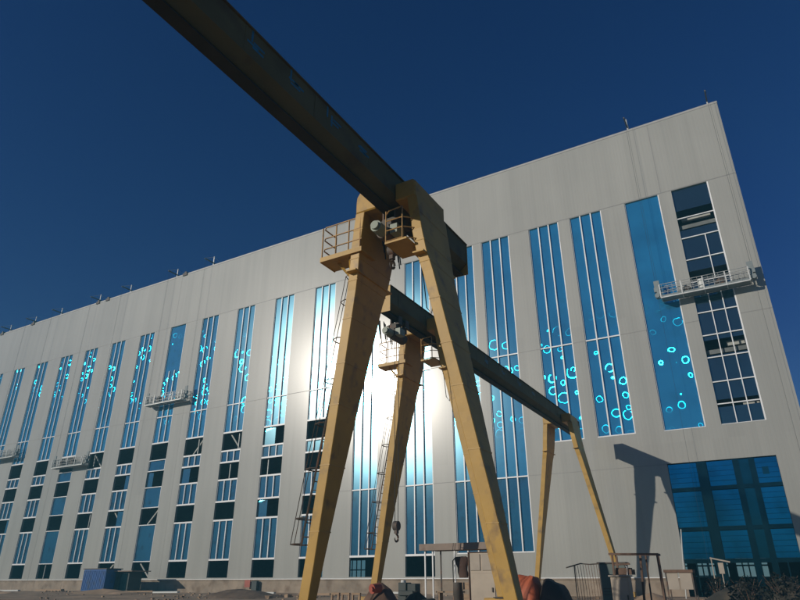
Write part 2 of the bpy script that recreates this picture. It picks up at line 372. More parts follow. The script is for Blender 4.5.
# the window strips: every glazed band is a part with its own frame
for xc, k in WIN:
    a, b = xc - HW, xc + HW; yg = D + .14; y0, y1 = D + .035, D + .13
    for t, z0, z1 in SEG[k]:
        if t == 'd': continue
        gl = MB(); fr = MB()
        if t == 'g':
            film = k == 'film' or (xc in plain_low and z0 < 13)
            gl.quad((a, yg, 7.14 if k in ('mid', 'right') else z0), (b, yg, 7.14 if k in ('mid', 'right') else z0), (b, yg, z1), (a, yg, z1))
            tr = [z for z in ((16.65, 7.14) if k in ('mid', 'right') else (16.65,)) if z0 < z < z1]
            if not film:
                top = z1 - (5.5 if xc == -56.43 and z1 > 20 else 0)
                for q in (1, 2): fr.box(a + (b - a) * q / 3 - .045, a + (b - a) * q / 3 + .045, y0 - .02, y1, z0, top)
                for z in tr: fr.box(a, b, y0, y1 - .01, z - .045, z + .045)
            tw = .04 if film else .075
            if z0 > .5: fr.box(a, b, y0 - .03, y1, z0 - tw, z0 + tw)
            if z1 < 27: fr.box(a, b, y0 - .03, y1, z1 - tw, z1 + tw)
            fr.box(b - .07, b, y0 - .01, y1, z0 + tw, z1 - (tw if z1 < 27 else 0)); fr.box(a, a + .05, y0 + .02, y1, z0 + tw, z1 - (tw if z1 < 27 else 0))
        else:
            gl.quad((a, yg, z0), (b, yg, z0), (b, yg, 10.5), (a, yg, 10.5))
            for z0_, z1_ in ((11.0, 14.05), (15.15, 19.6), (20.5, 23.9), (25.6, z1)):
                g2 = MB(); g2.quad((a, yg, z0_), (b, yg, z0_), (b, yg, z1_), (a, yg, z1_)); g2.build_raw('window', M['dark_glass'], bld)
            for z in [z0, 10.7, 12.2, 13.9, 15.5, 17.2, 18.6, 19.6, 21.4, 23.2, 24.9]: fr.box(a, b, y0, y1 - .01, z - .035, z + .035)
            fr.box(a + (b - a) * .36 - .03, a + (b - a) * .36 + .03, y0 - .02, y1, z0, 18.6); fr.box(a + (b - a) * .68 - .03, a + (b - a) * .68 + .03, y0 - .02, y1, z0, 18.6)
            fr.box(a + (b - a) * .62 - .03, a + (b - a) * .62 + .03, y0 - .02, y1, 19.6, 23.2)
            fr.box(b - .09, b, y0 - .01, y1, z0, z1)
        win = gl.build_raw('window', M['dark_glass'] if k == 'open' else M['glass'] if z1 > 14 else M['low_glass'], bld)
        if k in ('mid', 'right') and t == 'g':
            lo = MB(); lo.quad((a, yg, z0), (b, yg, z0), (b, yg, 7.139), (a, yg, 7.139)); lo.build_raw('lower_pane', M['low_glass'], win)
        if k in ('film', 'open'): win['label'] = {'film': 'plain blue filmed window strip without mullions', 'open': 'dark unfinished window strip with a thin white grid'}[k]
        fr.build('window_frame', M['frame'], win)
# here and there an open band is half closed by a loose sheet or a single upright
rq = random.Random(11)
for xc in [x for x, q in WIN if q == 'low' and x > -100]:
    for z0, z1 in ((11.93, 13.77), (9.13, 10.82), (5.4, 7.1), (.43, 1.95)):
        v = rq.random()
        if v < .16:
            lp = MB(); wq = rq.uniform(.6, 1.3); x0 = xc - HW + .05 if rq.random() < .5 else xc + HW - .08 - wq; t = rq.uniform(-.06, .06)
            lp.hexa([(x0, D + .16, z0 + .1), (x0 + wq, D + .2, z0 + .1 + t), (x0 + wq, D + .22, z0 + .1 + t), (x0, D + .18, z0 + .1), (x0, D + .16, z1 - rq.uniform(.1, .6)), (x0 + wq, D + .2, z1 - .12 + t), (x0 + wq, D + .22, z1 - .12 + t), (x0, D + .18, z1 - .1)])
            lp.build('loose_sheet', M['low_glass'] if rq.random() < .7 else M['galv'], bld)
        elif v < .42:
            lp = MB(); x0 = xc + rq.uniform(-.8, .8); lp.box(x0, x0 + .09, D + .3, D + .4, z0 + .002, z1 - .002); lp.build('upright', M['galv'], bld)
# diagonal braces behind open bands
for x, z0, z1, s in ((-61.6, 5.5, 7.0, -1), (-56.3, 5.5, 7.0, 1), (-56.1, .5, 1.8, -1), (-51.0, 12.0, 13.7, 1), (-45.5, 12.0, 13.7, -1), (-61.9, .5, 1.9, 1), (-67.0, 12.1, 13.6, -1)):
    br = MB(); br.bar((x - s * .6, D + .45, z0), (x + s * .9, D + .45, z1), .14, .14); br.build('brace', M['slab'], bld)
# big blue gate, sheets on a dark steel frame, open under its lower beam
cols = [(-5.94, -4.2, 'b'), (-3.62, -2.08, 'b'), (-.88, .37, 'b')]
yg = D + .16
for a, b, _ in cols:
    for z0, z1 in ((1.35, 2.95), (3.2, 5.35), (5.6, 7.12)):
        gate = MB(); n = max(2, int((z1 - z0) / .27)); dep = []
        for q in range(n):
            zz0 = z0 + (z1 - z0) * q / n; zz1 = z0 + (z1 - z0) * (q + 1) / n; dy = .025 if q % 2 else 0
            dep += [(yg - dy, zz0), (yg - dy, zz1 - .02)]
        gate.loft([[(x, y, z) for y, z in dep] + [(x, yg + .05, z1), (x, yg + .05, z0)] for x in (a + .02, b - .02)])
        gt = gate.build('gate_sheet', M['gate'], bld)
tl = MB()
for z0, z1 in ((1.35, 2.95), (3.2, 5.35), (5.6, 7.12)): tl.box(-2.08, -.88, yg + .06, yg + .1, z0, z1)
tl.box(-.55, -.2, yg - .04, yg - .02, 6.1, 6.55)
tl.build('infill_sheet', M['gate_teal'], bld)
gf = MB()
gf.box(-4.2, -3.62, yg - .1, yg + .3, -.9, 7.15); gf.box(-2.1, -1.75, yg - .09, yg + .3, -.9, 7.15); gf.box(-1.2, -.86, yg - .09, yg + .3, -.9, 7.15)
for z0, z1 in ((1.1, 1.34), (2.96, 3.19), (5.36, 5.59)): gf.box(GX0, GX1, yg - .07, yg + .1, z0, z1)
for x in (-5.3, -4.7, -.4): gf.box(x, x + .07, yg, yg + .08, -.9, 1.1)
gf.box(-5.94, -4.2, yg, yg + .06, .35, .42)
gf.build('gate_frame', M['gate_steel'], bld)

# ------------------------------------------------------------------ gantry cranes (crane 1 as written; crane 2 is the same design)
OFFS = [(-.76, 2.47, .28), (-.36, 2.40, .30), (.4, 2.26, .36), (1.7, 2.02, .52), (3.25, 1.72, .72), (5.2, 1.34, 1.03), (6.6, 1.07, 1.25), (7.1, .96, 1.42), (7.7, .88, 1.56), (8.66, .76, 1.6)]
LW = .135
def leg_sections(sx, yc):
    out = []
    for z, off, d in OFFS:
        a, b = off - LW, off + LW
        out.append([(sx * a, yc - d / 2, z), (sx * b, yc - d / 2, z), (sx * b, yc + d / 2, z), (sx * a, yc + d / 2, z)])
    return out
def make_crane(org_x, dz, frames, gy0, gy1, label):
    base_z = -1.25 + dz
    root = thing('gantry_crane', (org_x, frames[0], base_z), label, 'gantry crane', 'yellow gantry cranes')
    P = lambda x, y, z: (org_x + x, y, z + dz)
    def put(mb, name, m, par, **k):
        mb.v = [P(*v) for v in mb.v]
        return mb.build(name, m, par, **k)
    # girder: box webs, tapering below to a runway flange
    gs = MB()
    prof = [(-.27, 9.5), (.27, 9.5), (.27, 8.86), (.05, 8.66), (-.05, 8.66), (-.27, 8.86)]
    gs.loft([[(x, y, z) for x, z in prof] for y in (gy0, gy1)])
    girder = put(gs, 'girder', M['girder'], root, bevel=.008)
    f = MB(); f.box(-.14, .14, gy0 + .02, gy1 - .02, 8.50, 8.53); f.box(-.02, .02, gy0 + .02, gy1 - .02, 8.532, 8.655)
    put(f, 'runway_flange', M['flange'], girder)
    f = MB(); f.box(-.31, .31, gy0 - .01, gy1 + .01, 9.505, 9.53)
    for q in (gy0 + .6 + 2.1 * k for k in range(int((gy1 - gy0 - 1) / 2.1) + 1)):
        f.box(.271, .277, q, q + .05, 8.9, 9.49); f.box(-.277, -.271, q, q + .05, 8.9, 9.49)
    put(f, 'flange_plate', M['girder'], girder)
    e = MB()
    for y, s in ((gy0, -1), (gy1, 1)): e.box(-.29, .29, min(y, y + s * .02), max(y, y + s * .02), 8.5, 9.5)
    put(e, 'end_plate', M['yellow'], girder)
    # four faded blue painted patches on the web that faces the yard
    span = gy1 - gy0
    for q in range(4):
        y = frames[0] - 6.2 + 1.25 * q if org_x > -9 else frames[0] + 5 + 2.2 * q
        m_ = MB(); rr = random.Random(q)
        for _ in range(4):
            yy = y + rr.uniform(0, .28); zz = 9.02 + rr.uniform(0, .26)
            if rr.random() < .5: m_.box(.2705, .2725, yy, yy + .3, zz, zz + .05)
            else: m_.box(.2705, .2735, yy, yy + .05, zz - .03, zz + .26)
        put(m_, 'paint_mark', M['mark'], girder)
    for fi, yc in enumerate(frames):
        for sx in (-1, 1):
            lg = MB(); lg.loft(leg_sections(sx, yc)); o = put(lg, 'leg', M['yellow'], root, bevel=.012)
            for (z0, o0, d0), (z1, o1, d1) in zip(OFFS, OFFS[1:]):
                for t in ((.5,) if z1 - z0 < 1.9 else (.3, .8)):
                    if z0 < .3: continue
                    z = z0 + (z1 - z0) * t; of = o0 + (o1 - o0) * t; d = d0 + (d1 - d0) * t
                    a, b = of - LW - .006, of + LW + .006
                    sm = MB(); sm.loft([[(sx * a, yc - d / 2 - .006, zz), (sx * b, yc - d / 2 - .006, zz), (sx * b, yc + d / 2 + .006, zz), (sx * a, yc + d / 2 + .006, zz)] for zz in (z - .012, z + .012)])
                    put(sm, 'weld_seam', M['yellow'], o)
            fp = MB(); fp.box(sx * 2.47 - .24, sx * 2.47 + .24, yc - .24, yc + .24, -.79, -.762); put(fp, 'foot_plate', M['steel'], o)
            # bracket that ties leg and girder
            bk = MB(); x0, x1 = sorted((sx * .28, sx * .86))
            if sx > 0: pr = [(x0, 8.665), (x1, 8.665), (x1, 9.1), (x1 - .08, 9.18), (x0, 9.18)]
            else: pr = [(x0 - .04, 8.665), (x1, 8.665), (x1, 9.34), (x0 + .2, 9.34), (x0 + .06, 9.28), (x0 - .02, 9.16), (x0 - .04, 9.0)]
            bk.loft([[(x, yc - .8, z) for x, z in pr], [(x, yc + .8, z) for x, z in pr]])
            put(bk, 'bracket', M['yellow'], root, bevel=.03)
            gs = MB(); xa = sx * (1.09); xb = sx * .80
            gs.box(min(xa, xb), max(xa, xb), yc - .86, yc + .86, 7.02, 7.06)
            put(gs, 'joint_flange', M['yellow'], root)
        # a two-wheeled bogie under each leg
        for sx in (-1, 1):
            bm = MB(); bm.box(sx * 2.47 - .6, sx * 2.47 + .6, yc - .17, yc + .17, -1.05, -.792); bo = put(bm, 'bogie', M['yellow'], root, bevel=.02)
            for wx in (sx * 2.47 - .42, sx * 2.47 + .42):
                wh = MB(); wh.disc((wx, yc, -1.0), (0, 1, 0), .15, .1); put(wh, 'wheel', M['steel'], bo, smooth=True)
    yc = frames[0]
    # caged ladder up the outer side of the left leg
    la = MB(); cg = MB()
    def lx(z):
        for (z0, o0, _), (z1, o1, _) in zip(OFFS, OFFS[1:]):
            if z <= z1: return -(o0 + (o1 - o0) * (z - z0) / (z1 - z0)) - LW - .17
        return -1.2
    zz = [.75, 1.7, 3.25, 5.2, 6.9, 7.6]
    for s in (-.2, .2): la.tube([(lx(z), yc + s, z) for z in zz], .022, 5)
    z = .95
    while z < 7.5: la.tube([(lx(z), yc - .2, z), (lx(z), yc + .2, z)], .013, 4); z += .3
    for z in (.95, 1.95, 3.2, 4.4, 5.6, 6.8):
        for s in (-.2, .2): la.bar((lx(z), yc + s, z), (lx(z) + .17, yc + s * .6, z), .04, .012)
    lad = put(la, 'ladder', M['steel'], root)
    for z in (.8, 1.35, 2.45, 3.5, 4.55, 5.6, 6.6, 7.3):
        cg.tube([(lx(z), yc - .2, z), (lx(z) - .16, yc - .26, z), (lx(z) - .34, yc - .18, z), (lx(z) - .38, yc, z), (lx(z) - .34, yc + .18, z), (lx(z) - .16, yc + .26, z), (lx(z), yc + .2, z)], .016, 4)
    for dx, s in ((-.34, -.18), (-.38, 0), (-.34, .18)): cg.tube([(lx(z) + dx, yc + s, z) for z in (.8, 1.9, 3.25, 5.2, 6.9, 7.3)], .012, 4)
    put(cg, 'safety_cage', M['steel'], lad)
    # service platform outside the left leg
    pl = MB(); pl.box(-1.95, -.68, yc - .80, yc - .16, 7.55, 7.61); pl.box(-1.96, -.68, yc - .82, yc - .795, 7.53, 7.66); pl.box(-1.97, -1.945, yc - .8, yc - .16, 7.53, 7.66)
    pl.bar((-1.6, yc - .5, 7.55), (-1.15, yc - .3, 6.95), .06, .06)
    pl.bar((-1.15, yc - .62, 7.55), (-1.1, yc - .55, 6.7), .06, .06)
    plo = put(pl, 'service_platform', M['yellow'], root)
    gd = MB()
    for x, y in ((-1.93, yc - .78), (-1.5, yc - .78), (-.75, yc - .78), (-1.1, yc - .78), (-1.93, yc - .2)): gd.tube([(x, y, 7.6), (x, y, 8.55)], .02, 5)
    for z in (7.9, 8.22, 8.55):
        gd.tube([(-.7, yc - .78, z), (-1.85, yc - .78, z), (-1.93, yc - .7, z), (-1.93, yc - .2, z)], .019, 5)
    put(gd, 'guardrail', M['rail_yellow'], plo)
    # basket under the girder
    by = yc - 1.0
    bs = MB(); bs.box(.12, .72, by, by + .85, 7.38, 7.43); bs.bar((.66, by + .5, 7.38), (.86, by + .9, 6.95), .05, .05); bso = put(bs, 'service_basket', M['yellow'], root)
    gd = MB()
    for x, y in ((.14, by + .02), (.6, by + .02), (.9, by + .3), (.9, by + .9)): gd.tube([(x, y, 7.42), (x, y, 8.3)], .018, 5)
    for z in (7.46, 7.75, 8.02): gd.tube([(.14, by + .02, z), (.6, by + .02, z), (.9, by + .3, z), (.9, by + .9, z)], .016, 5)
    gd.tube([(.14, by + .02, 8.2), (.22, by + .02, 8.3), (.6, by + .02, 8.32)], .018, 5)
    put(gd, 'guardrail', M['rail_yellow'], bso)
    # electric hoist under the flange
    hy = yc - .25 if org_x > -9 else yc - 2.4
    tx = -.12
    ho = MB()
    for s in (-.25, .25):
        ho.box(-.2, .2, hy + s - .12, hy + s + .12, 8.3, 8.36); ho.box(.15, .19, hy + s - .12, hy + s + .12, 8.361, 8.62); ho.box(-.19, -.15, hy + s - .12, hy + s + .12, 8.361, 8.62)
    ho.disc((tx, hy, 7.98), (0, 1, 0), .2, .9, 18); ho.box(tx - .2, tx + .2, hy - .4, hy + .4, 8.15, 8.3)
    hoo = put(ho, 'hoist', M['steel'], root, smooth=True)
    mo = MB(); mo.disc((tx, hy - .62, 7.95), (0, 1, 0), .15, .34, 16); mo.disc((tx, hy - .82, 7.95), (0, 1, 0), .11, .08, 16); mo.box(tx + .2, tx + .4, hy - .45, hy - .1, 7.85, 8.1)
    put(mo, 'motor', M['motor'], hoo, smooth=True)
    hz = 7.62 if org_x > -9 else 1.35
    hk = MB(); hk.disc((tx, hy, hz), (1, 0, 0), .15, .16, 16); hk.box(tx - .05, tx + .05, hy - .07, hy + .07, hz - .24, hz - .1)
    pts = [(tx, hy + .12 * math.sin(a) * (1 if a > 0 else 1), hz - .38 - .12 * math.cos(a)) for a in [R(v) for v in range(-200, 61, 26)]]
    hk.tube([(tx, hy, hz - .2), (tx, hy, hz - .27)] + [(tx, hy + .11 * math.cos(R(v)), hz - .37 + .11 * math.sin(R(v))) for v in range(80, -181, -26)], [.03] * 2 + [.034] * 8 + [.026, .02, .012], 8)
    put(hk, 'hook_block', M['steel'], hoo, smooth=True)
    rp = MB()
    for s in (-.1, .1): rp.tube([(tx, hy + s, hz), (tx, hy + s * 1.6, 7.9)], .012, 5)
    put(rp, 'wire_rope', M['cable'], hoo)
    # festoon of power cable gathered at the end of the girder
    fc = MB()
    fy = yc - .3 if org_x > -9 else gy0 + .35
    for q in range(9):
        y = fy + q * .13; dip = 7.9 - .25 * ((q * 37) % 5) / 4
        x = -.45 - .04 * (q % 3)
        fc.tube([(x, y + .07 * math.cos(R(t)) * 2, dip + (8.5 - dip) * (abs(t) / 90) ** 2) for t in range(-90, 91, 20)], .016, 5)
    fc.tube([(.12, yc + .55, 8.3), (.3, yc + .8, 7.3), (.42, yc + .9, 6.6), (.34, yc + .95, 6.25), (.2, yc + .95, 6.45), (.16, yc + .9, 7.2), (.05, yc + .8, 8.4)], .015, 5)
    put(fc, 'festoon_cable', M['cable'], root)
    # power box on the leg
    pb = MB(); pb.box(-1.42 - .3, -1.42 + .12, yc - .62, yc - .5, .2, .9) if False else pb.box(.98, 1.2, yc - .98, yc - .8, 6.2, 6.6)
    return root
make_crane(-7.0, 0, [12.0, -6.0], -9.5, 15.5, 'nearest yellow gantry crane, its girder running out overhead toward the viewer')
make_crane(-10.87, .35, [20.9, 38.5], 17.35, 41.9, 'farther yellow gantry crane whose girder runs toward the building, hook hanging low')
for y, lab in ((12.0, 'steel crane rail under the nearest crane legs'), (20.9, 'steel crane rail under the near legs of the farther crane'), (38.5, 'steel crane rail beside the building wall under the farther crane')):
    m_ = MB(); zr = -1.15 + (0.35 if y > 15 else 0); m_.box(-40, 12, y - .035, y + .035, zr - .12, zr); m_.box(-40, 12, y - .3, y + .3, zr - .5, zr - .121)
    tag(m_.build('crane_rail', M['rust'], org=(-14, y, zr - .2)), lab, 'crane rail', 'crane rails')

# ------------------------------------------------------------------ suspended platforms and roof davits
def rope(m_, a, b, r=.008): m_.tube([a, b], r, 4)
def make_platform(x0, x1, z, label, bucket=False):
    y0, y1 = D - 1.05, D - .35
    root = thing('suspended_platform', ((x0 + x1) / 2, D - .7, z), label, 'work platform', 'suspended platforms on the facade')
    fl = MB(); fl.box(x0 + .1, x1 - .1, y0, y1, z, z + .05); fl.box(x0 + .1, x1 - .1, y0 - .02, y0 - .001, z - .04, z + .17); fl.box(x0 + .1, x1 - .1, y1 + .001, y1 + .02, z - .04, z + .17)
    fl.build('deck', M['deck'], root)
    fr = MB(); rl = MB(); n = 4
    for i in range(n + 1):
        x = x0 + .1 + (x1 - x0 - .2) * i / n
        for y, h in ((y0 - .03, 1.0), (y1 + .03, 1.15)): fr.box(x - .035, x + .035, y - .03, y + .03, z, z + h)
        fr.box(x - .03, x + .03, y0, y1, z - .05, z - .002)
    for y in (y0 - .03, y1 + .03): fr.box(x0 + .1, x1 - .1, y - .025, y + .025, z - .047, z + .03)
    for y, hs in ((y0 - .03, (.35, .7, 1.0)), (y1 + .03, (.4, .8, 1.15))):
        for h in hs: rl.box(x0 + .1, x1 - .1, y - .018, y + .018, z + h - .018, z + h + .018)
        for i in range(17):
            x = x0 + .25 + (x1 - x0 - .5) * i / 16; rl.box(x - .008, x + .008, y - .01, y + .01, z + .05, z + hs[-1] - .02)
    for x in (x0 + .1, x1 - .1):
        for h in (.5, 1.0): fr.box(x - .02, x + .02, y0, y1, z + h - .02, z + h + .02)
    fr.build('frame', M['alu'], root); rl.build('guardrail', M['galv'], root)
    for x, s in ((x0 + .1, -1), (x1 - .1, 1)):
        ho = MB(); xm = x + s * .25
        ho.box(min(x, xm), max(x, xm), D - .85, D - .55, z + .12, z + .62); ho.box(xm - .16, xm + .16, D - .82, D - .58, z + .62, z + .95); ho.box(min(x, xm + s * .12), max(x, xm + s * .12), D - .74, D - .66, z + .95, z + 1.5); ho.disc((xm, D - .7, z + .3), (0, 1, 0), .17, .42, 14)
        ho.build('hoist', M['deck'], root)
        rp = MB(); rope(rp, (xm, D - .7, z + .9), (xm, D - .7, ZT + .75)); rope(rp, (xm + .12, D - .7, z + .9), (xm + .12, D - .7, ZT + .75), .006)
        rope(rp, (xm, D - .7, -.6), (xm, D - .7, z), .006)
        rp.build('wire_rope', M['cable'], root)
    return root
def small(name, mb, m, org, label, cat, group=None, **k):
    return tag(mb.build(name, m, org=org, **k), label, cat, group)
gond = [(-4.35, 1.5, 18.45, 'suspended work platform in front of the dark unfinished window at the right corner'),
        (-58.75, -52.8, 17.9, 'suspended work platform high on the left facade, over a strip glinting in the sun'),
        (-73.8, -67.8, 12.35, 'suspended work platform lowest on the facade, above dark open window bands'),
        (-88.6, -82.65, 14.6, 'suspended work platform cut off by the left edge of the photo')]
for a in gond: make_platform(*a)
# things lying in the platforms
m_ = MB(); m_.tube([(-1.55, D - .85, 18.5), (-1.55, D - .85, 19.28)], [.20, .24], 14); small('bucket', m_, M['pale'], (-1.55, D - .85, 18.5), 'white plastic drum standing in the right corner work platform', 'drum', smooth=True)
def bag(x, y, z, r, h, label, grp=None):
    b = MB(); n = 12; rings = []
    for i in range(6):
        t = i / 5; rr = r * (.75 + .35 * math.sin(math.pi * min(1, t * .8 + .15))) * (1 if i < 5 else .45)
        rings.append([(x + rr * math.cos(2 * math.pi * k / n) * (1 + .18 * noise.noise(Vector((k * .9, i, x)))), y + rr * .75 * math.sin(2 * math.pi * k / n) * (1 + .18 * noise.noise(Vector((k * .7, i + 9, x)))), z + h * t) for k in range(n)])
    b.loft(rings); return small('sack', b, M['steel'], (x, y, z), label, 'sack', grp, smooth=True)
bag(-2.55, D - .7, 18.5, .3, .6, 'dark sack left of the white drum in the corner platform')
bag(-.35, D - .7, 18.5, .36, .68, 'dark sack in the middle of the corner platform, right of the white drum')
bag(-72.4, D - .7, 12.4, .34, .8, 'dark sack in the left half of the lowest work platform')
bag(-70.2, D - .7, 12.4, .34, .85, 'dark sack in the right half of the lowest work platform')
bag(-56.9, D - .7, 17.95, .32, .9, 'dark sack in the high left work platform')
bag(-87.0, D - .7, 14.65, .32, .8, 'dark sack in the platform at the left edge of the photo')
dav = [(-4.35, 'left davit on the roof edge above the corner work platform', 1.0), (1.5, 'davit at the very roof corner above the dark window', .45),
       (-58.75, 'left davit on the roof above the high left work platform', .95), (-52.8, 'right davit on the roof above the high left work platform', 1.0),
       (-73.8, 'left davit on the roof above the lowest work platform', 1.0), (-67.8, 'right davit on the roof above the lowest work platform', .9),
       (-88.6, 'left davit above the work platform at the left photo edge', .9), (-82.65, 'right davit above the work platform at the left photo edge', .9), (-95.3, 'farthest left davit on the roof edge with no work platform below it', .9)]
for x, lab, h in dav:
    xx = x + (-.15 if x in (-4.35, -58.75, -73.8, -88.6) else .15)
    root = thing('roof_davit', (xx, D + 1.2, 33.5), lab, 'davit', 'davits along the roof edge')
    m_ = MB(); m_.box(xx - .05, xx + .05, D - .85, D + 3.4, ZT + .62, ZT + .74); m_.build('beam', M['steel'], root)
    m_ = MB(); m_.box(xx - .05, xx + .05, D + .5, D + .6, 33.5, ZT + .62); m_.box(xx - .04, xx + .04, D + .5, D + .6, ZT + .74, ZT + .55 + h)
    m_.tube([(xx, D + .55, ZT + .5 + h), (xx, D - .82, ZT + .72)], .02, 4); m_.tube([(xx, D + .55, ZT + .5 + h), (xx, D + 3.3, ZT + .72)], .02, 4); m_.build('post', M['alu'], root)
    m_ = MB(); m_.box(xx - .3, xx + .3, D + 3.0, D + 3.5, 33.5, ZT + .3); m_.box(xx - .06, xx + .06, D + 3.2, D + 3.3, ZT + .3, ZT + .62); m_.build('counterweight', M['steel'], root)
# clamps on the parapet
for x, lab in ((-96, 'dark clamp bolted over the parapet at the left photo edge'), (-88.1, 'dark clamp on the parapet above the leftmost work platform'), (-73.3, 'left one of two close dark parapet clamps'), (-71.3, 'right one of two close dark parapet clamps'), (-56.7, 'dark double clamp on the parapet above the high left platform')):
    m_ = MB(); m_.box(x - .35, x + .35, D - .12, D + .5, ZT - .22, ZT + .12); m_.box(x - .12, x + .2, D - .1, D + .3, ZT + .12, ZT + .3); small('parapet_clamp', m_, M['steel'], (x, D, ZT - .2), lab, 'clamp', 'clamps on the parapet')

# ------------------------------------------------------------------ things on the yard
def heap(name, x, y, rx, ry, h, m, label, cat, seed, grp=None):
    b = MB(); n = 26; k = 8; z0 = ground(x, y) - .25; rings = []
    for i in range(k):
        t = i / (k - 1); rr = math.cos(t * math.pi / 2) ** .8 if i < k - 1 else .04
        ring = []
        for q in range(n):
            a = 2 * math.pi * q / n
            f = 1 + .3 * noise.noise(Vector((math.cos(a) * 1.6, math.sin(a) * 1.6, seed + t * 1.5)))
            zz = z0 + (h + .25) * (t ** 1.1) * (1 + .25 * noise.noise(Vector((math.cos(a) * 2.5 * rr, math.sin(a) * 2.5 * rr, seed + 5))))
            ring.append((x + rx * rr * f * math.cos(a), y + ry * rr * f * math.sin(a), zz))
        rings.append(ring)
    b.loft(rings)
    return small(name, b, m, (x, y, z0 + .2), label, cat, grp, smooth=True)
heap('dirt_heap', -32.0, 34, 4.6, 1.8, .52, M['heap'], 'long low dark dirt heap before the plinth, left of the near crane leg', 'dirt heap', 1, 'dirt heaps')
heap('dirt_heap', -12.4, 22.5, 1.15, 1.0, .72, M['heap_dark'], 'dark spoil heap beside the hanging crane hook', 'dirt heap', 4, 'dirt heaps')
heap('dirt_heap', -49.5, 36, 5.5, 1.4, .35, M['dirt'], 'flat brown dirt heap before the dark shed at left', 'dirt heap', 8, 'dirt heaps')
heap('dirt_heap', -2.2, 33, 1.6, 1.3, .9, M['heap_dark'], 'tall dark heap in front of the blue gate', 'dirt heap', 12, 'dirt heaps')
heap('dirt_heap', -.4, 30, 1.0, 1.0, 1.2, M['heap_dark'], 'dark heap at the right end of the blue gate', 'dirt heap', 15, 'dirt heaps')
heap('dirt_heap', -5.4, 30, 1.5, 1.0, .55, M['dirt'], 'brown dirt heap between the tables and the blue gate', 'dirt heap', 18, 'dirt heaps')
heap('dirt_heap', -62.0, 34, 6.5, 1.2, .3, M['dirt'], 'flat brown dirt heap at the left photo edge below the facade', 'dirt heap', 21, 'dirt heaps')

# blue site box and dark shed at left
gz = ground(-56, 40)
box_ = thing('site_container', (-56.2, 40.8, gz), 'bright blue sheet metal site container below the facade at left', 'container')
m_ = MB(); m_.box(-58.0, -54.75, 40, 41.6, gz + .12, gz + 1.95)
for k in range(16): m_.box(-57.95 + k * .2, -57.86 + k * .2, 39.96, 39.999, gz + .2, gz + 1.85)
m_.build('body', M['blue_box'], box_, bevel=.02)
m_ = MB(); m_.box(-58.1, -54.65, 39.94, 41.7, gz + 1.953, gz + 2.03); m_.build('roof', M['steel'], box_)
m_ = MB(); m_.box(-58, -54.8, 40.05, 41.5, gz - .1, gz + .118); m_.build('skid', M['steel'], box_)
sh = thing('tool_shed', (-54, 41.6, gz), 'dark open-fronted shed with flat overhanging roof, right of the blue container', 'shed')
m_ = MB(); m_.box(-54.4, -53.0, 41.2, 42.6, gz, gz + 1.75); m_.box(-54.62, -54.45, 41.0, 42.5, gz, gz + 1.75); m_.build('wall', M['dark_box'], sh)
m_ = MB(); m_.box(-54.75, -52.2, 40.8, 42.9, gz + 1.753, gz + 1.83); m_.build('roof', M['roofing'], sh)
m_ = MB(); m_.box(-54.2, -53.2, 41.16, 41.197, gz + .1, gz + 1.6); m_.build('door', M['gate_steel'], sh)
# boards on the plinth
m_ = MB(); m_.box(-41.85, -41.22, 44.5, 44.56, -.34, .24); small('board', m_, M['red'], (-41.5, 44.5, -.34), 'small red board leaning on the plinth', 'board')
m_ = MB(); m_.box(-41.05, -40.45, 44.5, 44.8, -.75, .17); small('equipment_box', m_, M['dark_box'], (-40.7, 44.5, -.7), 'small dark box beside the red board at the plinth', 'box', bevel=.02)

# scrap heap with red drum at the foot of the far crane leg
heap('scrap_heap', -10.75, 17.2, .95, .8, 1.08, M['rust'], 'rusty brown scrap heap at the foot of the farther crane leg', 'scrap heap', 31)
m_ = MB(); m_.disc((-10.55, 16.6, -.14), (.25, 1, .1), .13, .3, 18); m_.disc((-10.55, 16.42, -.155), (.25, 1, .1), .06, .1, 12)
small('drum', m_, M['red'], (-10.55, 16.6, -.3), 'red cable drum lying on the rusty scrap heap', 'drum', smooth=True)
for k, (x, y, a, l) in enumerate(((-11.4, 16.8, .3, 1.1), (-10.2, 16.9, 2.3, 1.0), (-10.9, 16.6, 1.2, .9))):
    m_ = MB(); m_.bar((x, y, -.75), (x + math.cos(a) * l, y + .25, -.75 + abs(math.sin(a)) * l * .95), .05, .05)
    small('scrap_bar', m_, M['rust'], (x, y, -.75), ['bent steel bar at the left of the scrap heap', 'steel bar leaning right of the red drum', 'steel bar poking up through the scrap heap'][k], 'steel bar', 'bars in the scrap heap')
# low yellow timber frames in front of the scrap
for k, x in enumerate((-11.35, -11.0, -10.65)):
    m_ = MB(); m_.bar((x, 15.6, -1.1), (x, 15.6, -.3), .05, .05); m_.bar((x + .22, 15.6, -1.1), (x + .22, 15.6, -.3), .05, .05); m_.bar((x - .03, 15.6, -.27), (x + .25, 15.6, -.27), .06, .05)
    small('timber_frame', m_, M['wood'], (x, 15.6, -1.1), ['leftmost small timber trestle before the scrap heap', 'middle small timber trestle before the scrap heap', 'small timber trestle right before the red drum'][k], 'trestle', 'small timber trestles')
gz = ground(-15, 26)
m_ = MB(); m_.box(-15.35, -14.95, 26, 26.5, gz, .02); m_.box(-14.92, -14.5, 26.05, 26.5, gz, -.02); m_.box(-15.3, -14.55, 25.9, 25.98, -.5, -.3)
small('crate', m_, M['dark_box'], (-14.95, 26, gz), 'dark crates left of the spoil heap, behind the hanging hook', 'crate', bevel=.02)
m_ = MB(); m_.tube([(-15.2, 26.2, .022), (-15.2, 26.2, .12)], [.12, .1], 12); small('bowl', m_, M['pale'], (-15.2, 26.2, .02), 'white bowl on top of the dark crates', 'bowl', smooth=True)

